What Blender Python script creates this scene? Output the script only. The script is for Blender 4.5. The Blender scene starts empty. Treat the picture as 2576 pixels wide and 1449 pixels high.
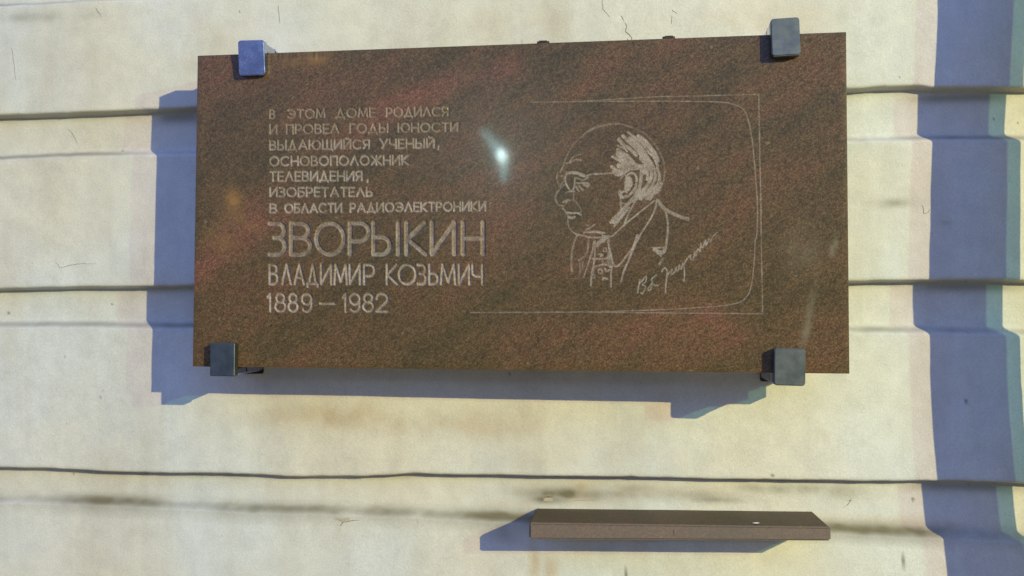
import bpy, bmesh, math, random
import numpy as np

# ------------------------------------------------------------------ camera
sc = bpy.context.scene
C = sc.collection
YAW, PITCH, ROLL = 0.114668, 0.020626, 0.000839
F, CX, CY = 2231.0, 1288.0, 724.5          # focal length and centre in 2576-px units
CAM = np.array([0.0, -1.63, 0.0])
_f = np.array([-math.sin(YAW)*math.cos(PITCH), math.cos(YAW)*math.cos(PITCH), math.sin(PITCH)])
_r = np.cross(_f, [0, 0, 1]); _r /= np.linalg.norm(_r)
_u = np.cross(_r, _f)
_c, _s = math.cos(ROLL), math.sin(ROLL)
_r, _u = _c*_r+_s*_u, -_s*_r+_c*_u
cd = bpy.data.cameras.new('camera'); cam = bpy.data.objects.new('camera', cd); C.objects.link(cam)
from mathutils import Matrix, Vector, Quaternion
M = Matrix(((_r[0], _u[0], -_f[0], CAM[0]), (_r[1], _u[1], -_f[1], CAM[1]), (_r[2], _u[2], -_f[2], CAM[2]), (0, 0, 0, 1)))
cam.matrix_world = M
cd.sensor_width = 36; cd.lens = 36*F/2576; cd.clip_start = .05; cd.clip_end = 500
sc.camera = cam

# ------------------------------------------------------------------ night sky and street lamps' light
W = bpy.data.worlds.new('World'); sc.world = W; W.use_nodes = True
bg = W.node_tree.nodes['Background']
# dusk sky: blue above, fading to a dim street-lit horizon; the same all the way round
_n, _l = W.node_tree.nodes, W.node_tree.links
_tc = _n.new('ShaderNodeTexCoord'); _sx = _n.new('ShaderNodeSeparateXYZ'); _rp = _n.new('ShaderNodeValToRGB')
_l.new(_tc.outputs['Generated'], _sx.inputs[0])
_mr = _n.new('ShaderNodeMapRange'); _mr.inputs[1].default_value = -1; _l.new(_sx.outputs[2], _mr.inputs[0]); _l.new(_mr.outputs[0], _rp.inputs[0])
_e = _rp.color_ramp.elements
_e[0].position = .44; _e[0].color = (.055, .06, .065, 1)
_e[1].position = .53; _e[1].color = (.13, .18, .32, 1)
_x = _e.new(.62); _x.color = (.26, .39, 1.0, 1)
_l.new(_rp.outputs[0], bg.inputs[0]); bg.inputs[1].default_value = 1.0

def lamp(name, loc, col, power, size):
    l = bpy.data.lights.new(name, 'POINT'); l.color = col; l.energy = power; l.shadow_soft_size = size
    o = bpy.data.objects.new(name, l); o.location = loc; C.objects.link(o); return o
lamp('main_street_lamp_light', (8.9, -8.0, 3.9), (1.0, .835, .43), 6800, .05)
lamp('green_street_lamp_light', (5.75, -4.0, 2.0), (.42, 1.0, .50), 400, .05)
def tube(loc, w, h, ang, energy, col=(.50, .98, 1.0)):
    # the cool lamp across the street; extra pieces only shape its highlight's tails
    a = bpy.data.lights.new('cool_highlight_light', 'AREA'); a.shape = 'ELLIPSE'; a.size = w; a.size_y = h; a.color = col; a.energy = energy
    o = bpy.data.objects.new('cool_highlight_light', a); C.objects.link(o); o.location = loc; o.rotation_mode = 'QUATERNION'
    o.rotation_quaternion = (Vector((-.3, 0, .1))-Vector(loc)).to_track_quat('-Z', 'Y') @ Quaternion((0, 0, 1), math.radians(ang))
tube((-1.145, -6.2, 1.50), .055, .11, 12, 4.2, (.75, 1.0, 1.0))
tube((-1.225, -6.22, 1.62), .05, .30, 42, 1.7)  # added dim light for the highlight's upper tail
tube((-1.128, -6.22, 1.38), .055, .22, 2, 1.5)  # added dim light for the highlight's lower tail
lamp('orange_street_lamp_light', (-3.61, -6.2, 1.17), (1.0, .38, .05), 2.2, .06)
lamp('orange_street_lamp_light', (-2.87, -6.2, 2.43), (1.0, .42, .08), 1.6, .10)
sc.view_settings.view_transform = 'Standard'; sc.view_settings.look = 'None'
sc.view_settings.exposure = 0; sc.view_settings.gamma = 1
sc.view_settings.use_curve_mapping = False

# ------------------------------------------------------------------ helpers
def unp(px, py, y=0.0):
    d = _f + _r*((px-CX)/F) - _u*((py-CY)/F)
    return CAM + d*((y-CAM[1])/d[1])

def tag(o, label=None, cat=None, kind=None, group=None):
    if label: o['label'] = label
    if cat: o['category'] = cat
    if kind: o['kind'] = kind
    if group: o['group'] = group
    return o

def mesh_obj(name, verts, faces, mat, parent=None, smooth=True, attrs=None):
    """faces: (n,4) or (n,3) int array or a list of polygons"""
    me = bpy.data.meshes.new(name)
    if isinstance(faces, np.ndarray):
        n, k = faces.shape
        me.vertices.add(len(verts)); me.vertices.foreach_set('co', np.asarray(verts, dtype=np.float32).ravel())
        me.loops.add(n*k); me.loops.foreach_set('vertex_index', faces.astype(np.int32).ravel())
        me.polygons.add(n); me.polygons.foreach_set('loop_start', np.arange(0, n*k, k, dtype=np.int32))
        me.update(calc_edges=True)
    else:
        me.from_pydata([tuple(v) for v in verts], [], faces)
    me.polygons.foreach_set('use_smooth', np.full(len(me.polygons), smooth))
    if attrs:
        for an, av in attrs.items():
            a = me.attributes.new(an, 'FLOAT', 'POINT'); a.data.foreach_set('value', np.asarray(av, dtype=np.float32))
    me.materials.append(mat)
    o = bpy.data.objects.new(name, me); C.objects.link(o)
    if parent: o.parent = parent
    return o

def submesh(name, V, Q, mat, parent, attrs, smooth=True):
    """cut the quads Q out of the big vertex table V"""
    idx, inv = np.unique(Q.ravel(), return_inverse=True)
    return mesh_obj(name, V[idx], inv.reshape(Q.shape), mat, parent, smooth, {k: v[idx] for k, v in attrs.items()})

def vnoise(x, y, s, seed):
    """smooth value noise in [0,1]"""
    rs = np.random.RandomState(seed); T = rs.rand(256, 256)
    X, Y = x/s+57.3, y/s+91.7
    xi, yi = np.floor(X).astype(int), np.floor(Y).astype(int)
    fx, fy = X-xi, Y-yi
    fx = fx*fx*(3-2*fx); fy = fy*fy*(3-2*fy)
    g = lambda a, b: T[a % 256, b % 256]
    return (g(xi, yi)*(1-fx)+g(xi+1, yi)*fx)*(1-fy)+(g(xi, yi+1)*(1-fx)+g(xi+1, yi+1)*fx)*fy
def fbm(x, y, s, seed, n=4):
    a, t, r = 1.0, 0.0, 0.0
    for i in range(n):
        r = r+a*vnoise(x, y, s, seed+i); t += a; a *= .5; s *= .5
    return r/t
sst = lambda a, b, x: (lambda t: t*t*(3-2*t))(np.clip((x-a)/(b-a), 0, 1))

def segdist(px, py, x0, y0, x1, y1):
    dx, dy = x1-x0, y1-y0
    L = dx*dx+dy*dy+1e-18
    t = np.clip(((px-x0)*dx+(py-y0)*dy)/L, 0, 1)
    return np.hypot(px-x0-t*dx, py-y0-t*dy)

# node helpers
def mat_new(name):
    m = bpy.data.materials.new(name); m.use_nodes = True
    return m, m.node_tree.nodes, m.node_tree.links, m.node_tree.nodes['Principled BSDF']
def node(N, t, **kw):
    n = N.new(t)
    for k, v in kw.items():
        if hasattr(n, k): setattr(n, k, v)
        else: n.inputs[k].default_value = v
    return n
def ramp(N, L, src, stops, interp='LINEAR'):
    r = N.new('ShaderNodeValToRGB'); r.color_ramp.interpolation = interp
    e = r.color_ramp.elements
    while len(e) < len(stops): e.new(.5)
    for i, (p, c) in enumerate(stops):
        e[i].position = p; e[i].color = (c, c, c, 1) if isinstance(c, (int, float)) else (*c, 1)
    L.new(src, r.inputs[0]); return r.outputs[0]
def mix(N, L, fac, a, b, mode='MIX'):
    m = N.new('ShaderNodeMix'); m.data_type = 'RGBA'; m.blend_type = mode
    for s, v in ((m.inputs[0], fac), (m.inputs[6], a), (m.inputs[7], b)):
        if isinstance(v, (int, float)): s.default_value = v
        elif isinstance(v, tuple): s.default_value = (*v, 1)
        else: L.new(v, s)
    return m.outputs[2]
def coords(N, L, scale=(1, 1, 1), rot=(0, 0, 0)):
    tc = N.new('ShaderNodeTexCoord'); mp = N.new('ShaderNodeMapping')
    mp.inputs['Scale'].default_value = scale; mp.inputs['Rotation'].default_value = rot; mp.inputs['Location'].default_value = (3.71, 1.37, 5.13)
    L.new(tc.outputs['Object'], mp.inputs[0]); return mp.outputs[0]
def noise(N, L, vec, scale, detail=4, rough=.55):
    n = node(N, 'ShaderNodeTexNoise', **{'Scale': scale, 'Detail': detail, 'Roughness': rough}); L.new(vec, n.inputs['Vector']); return n.outputs[0]
def attr(N, name):
    a = N.new('ShaderNodeAttribute'); a.attribute_name = name; return a.outputs['Fac']
def bump(N, L, b, h, strength, dist):
    k = node(N, 'ShaderNodeBump', Strength=strength, Distance=dist); L.new(h, k.inputs['Height']); L.new(k.outputs[0], b.inputs['Normal']); return k

# ------------------------------------------------------------------ materials
def plaster_material():
    m, N, L, b = mat_new('painted_plaster')
    v = coords(N, L)
    warm = ramp(N, L, noise(N, L, v, 2.3, 3), [(.38, 0.0), (.66, 1.0)])
    c = mix(N, L, warm, (.71, .745, .70), (.75, .715, .58))
    vs = coords(N, L, (1, 1, .13))
    streak = ramp(N, L, noise(N, L, vs, 9, 4), [(.48, 0.0), (.72, .55)])
    c = mix(N, L, streak, c, (.60, .565, .46))
    c = mix(N, L, attr(N, 'rust'), c, (.55, .42, .25))
    c = mix(N, L, attr(N, 'pink'), c, (.80, .68, .64))
    mott = ramp(N, L, noise(N, L, v, 28, 5, .65), [(.35, .94), (.62, 1.03)])
    c = mix(N, L, 1.0, c, mott, 'MULTIPLY')
    grain = ramp(N, L, noise(N, L, v, 330, 3, .8), [(.32, .90), (.68, 1.09)])
    c = mix(N, L, 1.0, c, grain, 'MULTIPLY')
    sp = ramp(N, L, noise(N, L, v, 95, 4, .75), [(.25, .9), (.31, 0.0)])
    c = mix(N, L, sp, c, (.40, .37, .29))
    c = mix(N, L, attr(N, 'dirt_tone'), c, (.20, .18, .11))
    L.new(c, b.inputs['Base Color']); b.inputs['Roughness'].default_value = .85
    b.inputs['Specular IOR Level'].default_value = .25
    h = N.new('ShaderNodeMath'); h.operation = 'ADD'
    h1 = N.new('ShaderNodeMath'); h1.operation = 'MULTIPLY'; h1.inputs[1].default_value = .7
    L.new(noise(N, L, v, 260, 4, .7), h1.inputs[0]); L.new(noise(N, L, v, 42, 5, .6), h.inputs[0]); L.new(h1.outputs[0], h.inputs[1])
    bump(N, L, b, h.outputs[0], .26, .0026)
    return m

def granite_material(polished=True, tint=None):
    m, N, L, b = mat_new('polished_brown_granite' if polished else 'dull_brown_granite')
    v = coords(N, L)
    vr = coords(N, L, (1, 1, 1), (0, math.radians(36), 0))      # veins rising to the right
    ms = N.new('ShaderNodeMapping'); ms.inputs['Scale'].default_value = (1, 1, 3.2); L.new(vr, ms.inputs[0]); vd = ms.outputs[0]
    base = ramp(N, L, noise(N, L, vd, 5.5, 6, .68), [(.30, (.070, .057, .027)), (.50, (.110, .074, .035)), (.70, (.146, .078, .041))])
    vein = ramp(N, L, noise(N, L, vd, 17, 4, .7), [(.36, .35), (.6, 1.0)])
    if polished:
        ra = N.new('ShaderNodeMath'); ra.operation = 'MULTIPLY'; L.new(attr(N, 'red'), ra.inputs[0]); L.new(vein, ra.inputs[1])
        base = mix(N, L, ra.outputs[0], base, (.180, .084, .050))
    g = noise(N, L, v, 380, 2, .9)
    gr = ramp(N, L, g, [(.33, .58), (.5, .96), (.64, 1.6)])
    g2 = ramp(N, L, noise(N, L, vd, 95, 4, .75), [(.36, .80), (.62, 1.22)])
    c = mix(N, L, 1.0, base, gr, 'MULTIPLY'); c = mix(N, L, 1.0, c, g2, 'MULTIPLY')
    vo = node(N, 'ShaderNodeTexVoronoi', Scale=230.0); L.new(v, vo.inputs['Vector'])
    fl = ramp(N, L, vo.outputs['Color'], [(.955, 0.0), (.97, .5)])
    c = mix(N, L, fl, c, (.30, .22, .14))
    fd = ramp(N, L, vo.outputs['Color'], [(.08, .45), (.12, 0.0)])
    c = mix(N, L, fd, c, (.035, .028, .018))
    if polished:
        eng = attr(N, 'engraved')
        ec = mix(N, L, ramp(N, L, g, [(.34, 0.0), (.66, 1.0)]), (.21, .175, .14), (.50, .43, .37))
        c = mix(N, L, eng, c, ec)
        c = mix(N, L, attr(N, 'ochre_glow'), c, (.27, .17, .055))
        c = mix(N, L, attr(N, 'soot'), c, (.03, .026, .018))
        c = mix(N, L, attr(N, 'lichen'), c, (.23, .20, .13))
        r = ramp(N, L, eng, [(0.0, .24), (.6, .8)])
        L.new(r, b.inputs['Roughness'])
        b.inputs['Specular IOR Level'].default_value = .26
        b.inputs['Coat Roughness'].default_value = .06
        cw = ramp(N, L, eng, [(0.0, .20), (.4, 0.0)]); L.new(cw, b.inputs['Coat Weight'])
        bump(N, L, b, g, .06, .001)
    else:
        b.inputs['Roughness'].default_value = .6
        bump(N, L, b, g, .3, .001)
        if tint: c = mix(N, L, .45, c, tint)
    L.new(c, b.inputs['Base Color'])
    return m

def steel_material(name='steel', lo=(.38, .42, .56), hi=(.54, .58, .76), rg=.18):
    m, N, L, b = mat_new(name)
    v = coords(N, L)
    c = ramp(N, L, noise(N, L, v, 45, 5, .7), [(.3, lo), (.7, hi)])
    g = ramp(N, L, noise(N, L, v, 420, 3, .8), [(.3, .93), (.7, 1.05)])
    c = mix(N, L, 1.0, c, g, 'MULTIPLY')
    L.new(c, b.inputs['Base Color']); b.inputs['Metallic'].default_value = 1.0
    L.new(ramp(N, L, noise(N, L, v, 60, 3), [(.3, rg), (.7, rg+.12)]), b.inputs['Roughness'])
    return m
def plain(name, col, rough=.7, metal=0.0, var=.25, scale=60):
    m, N, L, b = mat_new(name)
    v = coords(N, L)
    g = ramp(N, L, noise(N, L, v, scale, 5, .65), [(.3, 1-var), (.7, 1+var)])
    L.new(mix(N, L, 1.0, (col[0], col[1], col[2]), g, 'MULTIPLY'), b.inputs['Base Color'])
    b.inputs['Roughness'].default_value = rough; b.inputs['Metallic'].default_value = metal
    return m
PLASTER = plaster_material(); GRANITE = granite_material(); STEEL = steel_material(); DULLSTEEL = steel_material('dim_reflection_steel', (.125, .145, .14), (.20, .225, .215), .42)  # darker steel copy: the face plates' dimmer reflections put into its colour
DULL = granite_material(False, (.25, .205, .185)); GRIME = granite_material(False, (.012, .009, .003))
CRACK = plain('crack_dirt', (.20, .18, .13)); DARKSTEEL = plain('dark_rusty_steel', (.06, .045, .035), .6, .6)
ZINC = plain('grey_zinc', (.25, .26, .26), .5, .5); PAVING = plain('grey_paving', (.15, .13, .10), .9, 0, .3, 20)
CHIP = plain('bare_plaster', (.50, .44, .31), .9); WHITE = plain('white_droppings', (.75, .74, .68), .7, 0, .1)

# ------------------------------------------------------------------ the plastered wall with its raised and recessed bands
# band edges as they run in the picture; each is carried onto the wall and continued beyond it
EDGES = [   # (points, which)  alternating: lower edge of a raised band, lower edge of a recessed band
    ('top', [(0, -330), (2576, -400)]), ('bot', [(0, -190), (2576, -262)]) ,
    ('top', [(0, -92), (2576, -170)]), ('bot', [(0, 14), (110, 10), (250, 1), (600, -12), (1300, -35), (2576, -60)]),
    ('top', [(0, 289), (120, 286), (250, 281), (360, 275), (500, 270), (1300, 246), (2140, 222), (2220, 217), (2300, 216), (2350, 221), (2576, 221)]),
    ('bot', [(0, 400), (160, 393), (360, 388), (500, 386), (1300, 368), (2140, 354), (2350, 352), (2576, 351)]),
    ('top', [(0, 726), (200, 722), (360, 720), (900, 712), (2140, 707), (2240, 705), (2340, 706), (2480, 704), (2576, 706)]),
    ('bot', [(0, 822), (150, 822), (480, 825), (1300, 828), (2140, 834), (2576, 842)]),
    ('top', [(0, 1176), (120, 1179), (260, 1187), (420, 1190), (600, 1192), (760, 1200), (880, 1198), (1040, 1191), (1180, 1194), (1400, 1197),
             (1560, 1200), (1900, 1206), (2200, 1210), (2400, 1210), (2576, 1216)]),
    ('bot', [(0, 1262), (300, 1270), (500, 1281), (640, 1288), (900, 1293), (1200, 1306), (1400, 1316), (2100, 1338), (2300, 1348), (2576, 1362)]),
    ('top', [(0, 1650), (2576, 1710)]), ('bot', [(0, 1760), (2576, 1830)]),
]
REC = .020
def edge_z(pts):
    P = np.array([unp(a, b) for a, b in pts]); xs, zs = P[:, 0], P[:, 2]
    # gentle extrapolation: level beyond the picture
    return lambda x: np.interp(x, xs, zs)
xin = np.arange(-1.22, 1.05, .0027)
xs = np.concatenate([np.linspace(-6, -1.6, 14)[:-1], np.arange(-1.6, -1.22, .03), xin, np.arange(1.05, 1.5, .03), np.linspace(1.5, 6, 14)])
rows = []           # each row: z(x), recess depth fraction, band id
def addrow(z, d, soft=0.0): rows.append((z, d, soft))
bands = []          # (first row, last row, 'raised'|'recessed')
ztop = np.full_like(xs, 3.4); zb = np.full_like(xs, -2.2)
E = [(k, edge_z(p)(xs)) for k, p in EDGES]
cur = ztop
start = 0
addrow(cur, 0)
for i in range(0, len(E), 2):
    zt, zr = E[i][1], E[i+1][1]
    far = i in (0,) 
    n = 12 if i == 0 else (8 if i == 2 else (12 if i == 10 else 60))
    for t in np.linspace(0, 1, n+1)[1:]: addrow(cur+(zt+.0035-cur)*t, 0)
    addrow(zt+.0018, .03); addrow(zt+.0004, .13)
    bands.append((start, len(rows)-1, 'raised_band')); start = len(rows)-1
    addrow(zt-.0010, .35); addrow(zt-.0028, .8); addrow(zt-.0042, 1)
    a, b2 = zt-.0042, zr+.015
    n = 20 if 4 <= i <= 8 else 6
    for t in np.linspace(0, 1, n+1)[1:]: addrow(a+(b2-a)*t, 1)
    addrow(zr+.0115, .93); addrow(zr+.0085, .80); addrow(zr+.0055, .58); addrow(zr+.003, .36)
    addrow(zr+.0005, .18); addrow(zr-.0015, .08); addrow(zr-.0025, .05); addrow(zr-.0045, .015)
    bands.append((start, len(rows)-1, 'recessed_band')); start = len(rows)-1
    cur = zr-.0045
for t in np.linspace(0, 1, 13)[1:]: addrow(cur+(zb-cur)*t, 0)
bands.append((start, len(rows)-1, 'raised_band'))
R_, K_ = len(rows), len(xs)
Z = np.array([r[0] for r in rows]); D = np.array([np.full(K_, r[1]) for r in rows])
X = np.tile(xs, (R_, 1))
und = (fbm(X, Z, .42, 3, 3)-.5)*.010 + (fbm(X, Z*1.2, .075, 11, 3)-.5)*.0022
edge_j = (vnoise(X, Z*0, .05, 31)-.5)*.0022 + (vnoise(X, Z*0, .017, 32)-.5)*.0012
isedge = ((D > .01) & (D < .99)).astype(float)
Z2 = Z + edge_j*isedge
Y = D*REC*(1+.15*(vnoise(X, Z*0, .3, 41)-.5)) + und

# dirt, stains and tints: coordinates of the picture carried onto the wall
def pxw(a, b): p = unp(a, b); return p[0], p[2]
S = .00073
dirt_tone = np.zeros_like(X); rust = np.zeros_like(X); pink = np.zeros_like(X)
for i in range(0, len(E), 2):
    zt, zr = E[i][1], E[i+1][1]
    # a darker band under each overhang, and grime in the foot of each recess
    dirt_tone = np.maximum(dirt_tone, np.exp(-((Z-zt+.005)/.0065)**2)*(.18+.40*fbm(X, Z, .12, 60+i)))
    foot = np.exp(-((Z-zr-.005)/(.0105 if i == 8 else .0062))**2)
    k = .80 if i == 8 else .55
    dirt_tone = np.maximum(dirt_tone, foot*k*((.45 if i == 8 else .35)+.9*sst(.25, .8, fbm(X, Z*.6, .16, 70+i, 4))+.35*fbm(X*1.0, Z*3, .02, 75+i, 2)-.15))
    rust = np.maximum(rust, np.exp(-np.abs(Z-zt+.018)/.03)*(Z < zt)*.22*fbm(X, Z*2, .15, 80+i))
def blob(tgt, a, b, ra, rb, amp, seed, ang=0.0):
    x0, z0 = pxw(a, b); dx, dz = X-x0, Z-z0
    c, s = math.cos(ang), math.sin(ang)
    u, v = (dx*c+dz*s)/(ra*S), (-dx*s+dz*c)/(rb*S)
    f = np.exp(-(u*u+v*v))*amp*np.clip(fbm(X, Z, .05, seed)*2.2-.35, 0, 1.4)
    return np.maximum(tgt, np.clip(f, 0, 1))
for a, b, ra, rb, amp, sd in [(800, 1045, 220, 36, .70, 1), (1000, 1120, 30, 130, .20, 2), (1150, 1060, 320, 45, .5, 3), (1345, 1405, 16, 60, .9, 31), (1385, 1410, 22, 60, .7, 32), (640, 700, 60, 400, .1, 33), (1200, 1340, 60, 120, .22, 4),
        (1680, 1240, 260, 20, .40, 5), (840, 1200, 150, 60, .14, 6), (1340, 60, 200, 70, .22, 7), (1850, 60, 260, 60, .24, 8), (540, 100, 120, 90, .20, 9),
        (1700, 1425, 40, 60, .25, 10), (480, 760, 110, 60, .28, 12), (240, 345, 140, 40, .22, 13), (2230, 1320, 160, 20, .35, 14), (1440, 1380, 300, 40, .16, 15),
        (1500, 1150, 500, 60, .15, 16), (90, 1230, 120, 40, .2, 17), (1470, 1238, 130, 26, .8, 41), (1300, 1275, 80, 14, .7, 42), (2330, 1330, 200, 16, .5, 43), (1330, 150, 260, 60, .25, 44), (1660, 1010, 60, 60, .35, 45), (1900, 990, 200, 60, .12, 19)]:
    rust = blob(rust, a, b, ra, rb, amp, 300+sd)
for a, b, ra, rb, amp, sd in [(1420, 1248, 110, 15, 1.0, 1), (1385, 1262, 50, 12, 1.1, 2), (1790, 1262, 90, 9, .8, 3), (2010, 1235, 120, 14, .8, 4), (2130, 1240, 60, 20, .5, 14), (1650, 1250, 200, 12, .55, 15), (2250, 510, 60, 12, .5, 5), (1270, 1335, 60, 22, .5, 16), (1500, 1395, 60, 14, .3, 17),
        (2280, 1330, 90, 8, .3, 6), (350, 1340, 60, 18, .18, 7), (60, 45, 200, 14, .35, 8), (1560, 1235, 140, 12, .4, 9), (2380, 560, 20, 6, .3, 10), (330, 700, 40, 90, .12, 11), (1460, 40, 40, 60, .12, 12), (300, 1180, 60, 30, .12, 13)]:
    dirt_tone = blob(dirt_tone, a, b, ra, rb, amp, 400+sd)
for a, b, ra, rb, amp, sd in [(2290, 300, 100, 200, .55, 1), (2300, 700, 90, 400, .5, 2), (430, 500, 60, 300, .4, 3), (2280, 1250, 110, 90, .45, 4), (470, 780, 60, 60, .5, 5), (300, 1050, 250, 80, .2, 6)]:
    pink = blob(pink, a, b, ra, rb, amp*.12, 500+sd)
# darker olive strips along the overhangs, mostly in the right-hand stretch
for a, b, ra, rb in [(2420, 240, 110, 9), (2450, 720, 130, 10), (2440, 1228, 140, 10), (440, 290, 60, 12)]:
    x0, z0 = pxw(a, b)
    dirt_tone = np.maximum(dirt_tone, .62*np.exp(-((X-x0)/(ra*S))**4-((Z-z0)/(rb*S*1.4))**2))
rs = random.Random(8)
spots = [(1943, 1196, 4.5), (1940, 1408, 4), (1941, 1440, 6.5), (2175, 1397, 4), (2305, 1262, 4), (2272, 1409, 4), (3, 788, 4), (1575, 1446, 3), (168, 1197, 3), (80, 1438, 3), (2430, 1010, 4), (265, 765, 3)]
for k in range(26): spots.append((rs.uniform(0, 2576), rs.uniform(0, 1449), rs.uniform(1.2, 2.4)))
for a, b, r in spots:
    x0, z0 = pxw(a, b); d = np.hypot(X-x0, Z-z0)/(r*S)
    dirt_tone = np.maximum(dirt_tone, .85*sst(1.5, .5, d))
V = np.stack([X, Y, Z2], -1).reshape(-1, 3)
idx = np.arange(R_*K_).reshape(R_, K_)
AT = {'dirt_tone': np.clip(dirt_tone, 0, 1).ravel(), 'rust': np.clip(rust, 0, 1).ravel(), 'pink': np.clip(pink, 0, 1).ravel()}
wall = bpy.data.objects.new('plastered_wall', None); C.objects.link(wall); wall.location = (0, 0, 0)
tag(wall, 'cream plastered house wall with horizontal recessed grooves, stained and cracked, behind the plaque', 'wall')
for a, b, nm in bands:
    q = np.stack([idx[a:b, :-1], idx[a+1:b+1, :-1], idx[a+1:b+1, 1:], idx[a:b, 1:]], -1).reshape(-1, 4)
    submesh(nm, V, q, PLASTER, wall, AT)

# body of the wall behind its face (so it has thickness from the side)
def box_verts(x0, x1, y0, y1, z0, z1):
    v = [(x, y, z) for x in (x0, x1) for y in (y0, y1) for z in (z0, z1)]
    f = [[0, 1, 3, 2], [4, 6, 7, 5], [0, 4, 5, 1], [2, 3, 7, 6], [0, 2, 6, 4], [1, 5, 7, 3]]
    return v, f
v, f = box_verts(-6, 6, .05, .5, -2.2, 3.4); mesh_obj('wall_core', v, f, PLASTER, wall, False)

# pavement below
g = mesh_obj('pavement', [(-60, -60, -2.2), (60, -60, -2.2), (60, 1, -2.2), (-60, 1, -2.2)], [[0, 1, 2, 3]], PAVING, None, False)
tag(g, 'grey concrete pavement at the foot of the wall', kind='structure')

# a face height of the wall at a point, to lay cracks on it
def wall_y(x, z):
    r = np.argmin(np.abs(Z[:, np.argmin(np.abs(xs-x))]-z)); return Y[r, np.argmin(np.abs(xs-x))]
def crack(pts, w):
    """thin jagged ribbon lying in the surface, built as a low wedge"""
    P = []
    for i in range(len(pts)-1):
        (a, b), (c, d) = pts[i], pts[i+1]
        n = max(2, int(math.hypot(c-a, d-b)/4))
        for k in range(n):
            t = k/n; P.append((a+(c-a)*t+rs.uniform(-1, 1), b+(d-b)*t+rs.uniform(-1, 1)))
    P.append(pts[-1]); vs, fs = [], []
    for i, (a, b) in enumerate(P):
        x, z = pxw(a, b); y = wall_y(x, z)
        a2, b2 = P[min(i+1, len(P)-1)]; a1, b1 = P[max(i-1, 0)]
        dx, dz = a2-a1, -(b2-b1); l = math.hypot(dx, dz)+1e-9
        t = i/(len(P)-1); ww = w*S*.5*(.35+1.0*math.sin(math.pi*min(1, t*.8+.2)))*rs.uniform(.7, 1.3)
        nx, nz = -dz/l*ww, dx/l*ww
        vs += [(x-nx, y+.0003, z-nz), (x, y-.0006, z), (x+nx, y+.0003, z+nz)]
        if i:
            k = 3*i; fs += [[k-3, k-2, k+1, k], [k-2, k-1, k+2, k+1]]
    mesh_obj('crack', vs, fs, CRACK, wall, False)
for p, w in [([(1573, 58), (1577, 67), (1573, 80), (1584, 86), (1590, 99), (1603, 127)], 2.2), ([(1578, 98), (1587, 105)], 1.5),
             ([(1515, 0), (1517, 22), (1534, 42)], 1.3), ([(1562, 38), (1571, 54)], 1.3), ([(1584, 117), (1592, 127)], 1.2), ([(1690, 24), (1704, 34)], 1.2),
             ([(1588, 109), (1594, 124)], 1.2), ([(139, 660), (146, 666), (148, 674), (170, 668), (195, 664), (240, 663)], 1.2),
             ([(240, 20), (256, 42)], 1.3), ([(155, 320), (168, 333), (178, 355)], 1.3), ([(2150, 1262), (2140, 1275), (2128, 1284)], 1.6), ([(2150, 1266), (2137, 1264)], 1.2),
             ([(2320, 516), (2324, 538), (2334, 534), (2338, 528)], 1.4), 
             ([(855, 1322), (862, 1314), (880, 1310), (905, 1308)], 2.2), ([(862, 1314), (850, 1306)], 1.6),
             ([(700, 14), (705, 60)], .9), ([(1690, 40), (1690, 60)], 1.0), ([(330, 1200), (360, 1196)], 1.0), ([(30, 120), (40, 200)], .8),
             ([(1360, 1262), (1372, 1256), (1390, 1254)], 2.5)]:
    crack(p, w)
# ragged bare patches where the paint has flaked off
def patch(cx, cy, ra, rb, mat=CHIP, name='flaked_patch', parent=wall, n=18, lift=.0006):
    vs = []
    x0, z0 = pxw(cx, cy)
    for i in range(n):
        t = 2*math.pi*i/n; r = rs.uniform(.65, 1.15)
        x, z = x0+math.cos(t)*ra*S*r, z0+math.sin(t)*rb*S*r; vs.append((x, wall_y(x, z)-lift*.4, z))
    vs.append((x0, wall_y(x0, z0)-lift, z0))
    mesh_obj(name, vs, [[i, (i+1) % n, n] for i in range(n)], mat, parent, False)
patch(862, 1306, 22, 4.5); patch(1378, 1262, 16, 5); patch(1460, 1262, 40, 3)

# ------------------------------------------------------------------ the granite memorial plaque
PLAQ = (-0.184554, 0.172248, 1.130092, 0.561961, 0.014024, -0.014819, -0.000827)     # centre x, z, width, height, tilts
cx_, cz_, PW, PH, ty, tx, tr = PLAQ
ex = np.array([math.cos(ty), -math.sin(ty), 0]); ez = np.array([0, -math.sin(tx), math.cos(tx)])
_a, _b = math.cos(tr), math.sin(tr)
ex, ez = _a*ex+_b*ez, _a*ez-_b*ex
ex /= np.linalg.norm(ex); ez -= ex*(ex@ez); ez /= np.linalg.norm(ez)
ey = np.cross(ez, ex)        # into the wall
PO = np.array([cx_, -.12, cz_])
plaque = bpy.data.objects.new('memorial_plaque', None); C.objects.link(plaque)
PM = Matrix(((ex[0], ey[0], ez[0], PO[0]), (ex[1], ey[1], ez[1], PO[1]), (ex[2], ey[2], ez[2], PO[2]), (0, 0, 0, 1)))
plaque.matrix_world = PM
tag(plaque, 'polished brown and red granite memorial plaque with engraved Cyrillic text and a profile portrait', 'plaque')
def pl(px, py):
    """picture position -> plaque's own (x, z) on its front face"""
    d = _f + _r*((px-CX)/F) - _u*((py-CY)/F)
    t = ((PO-CAM)@ey)/(d@ey); P = CAM+d*t-PO
    return (P@ex, P@ez)
PS = float(np.hypot(*(np.array(pl(1300, 500))-np.array(pl(1400, 500))))/100)   # metres per picture pixel on the plaque

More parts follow.
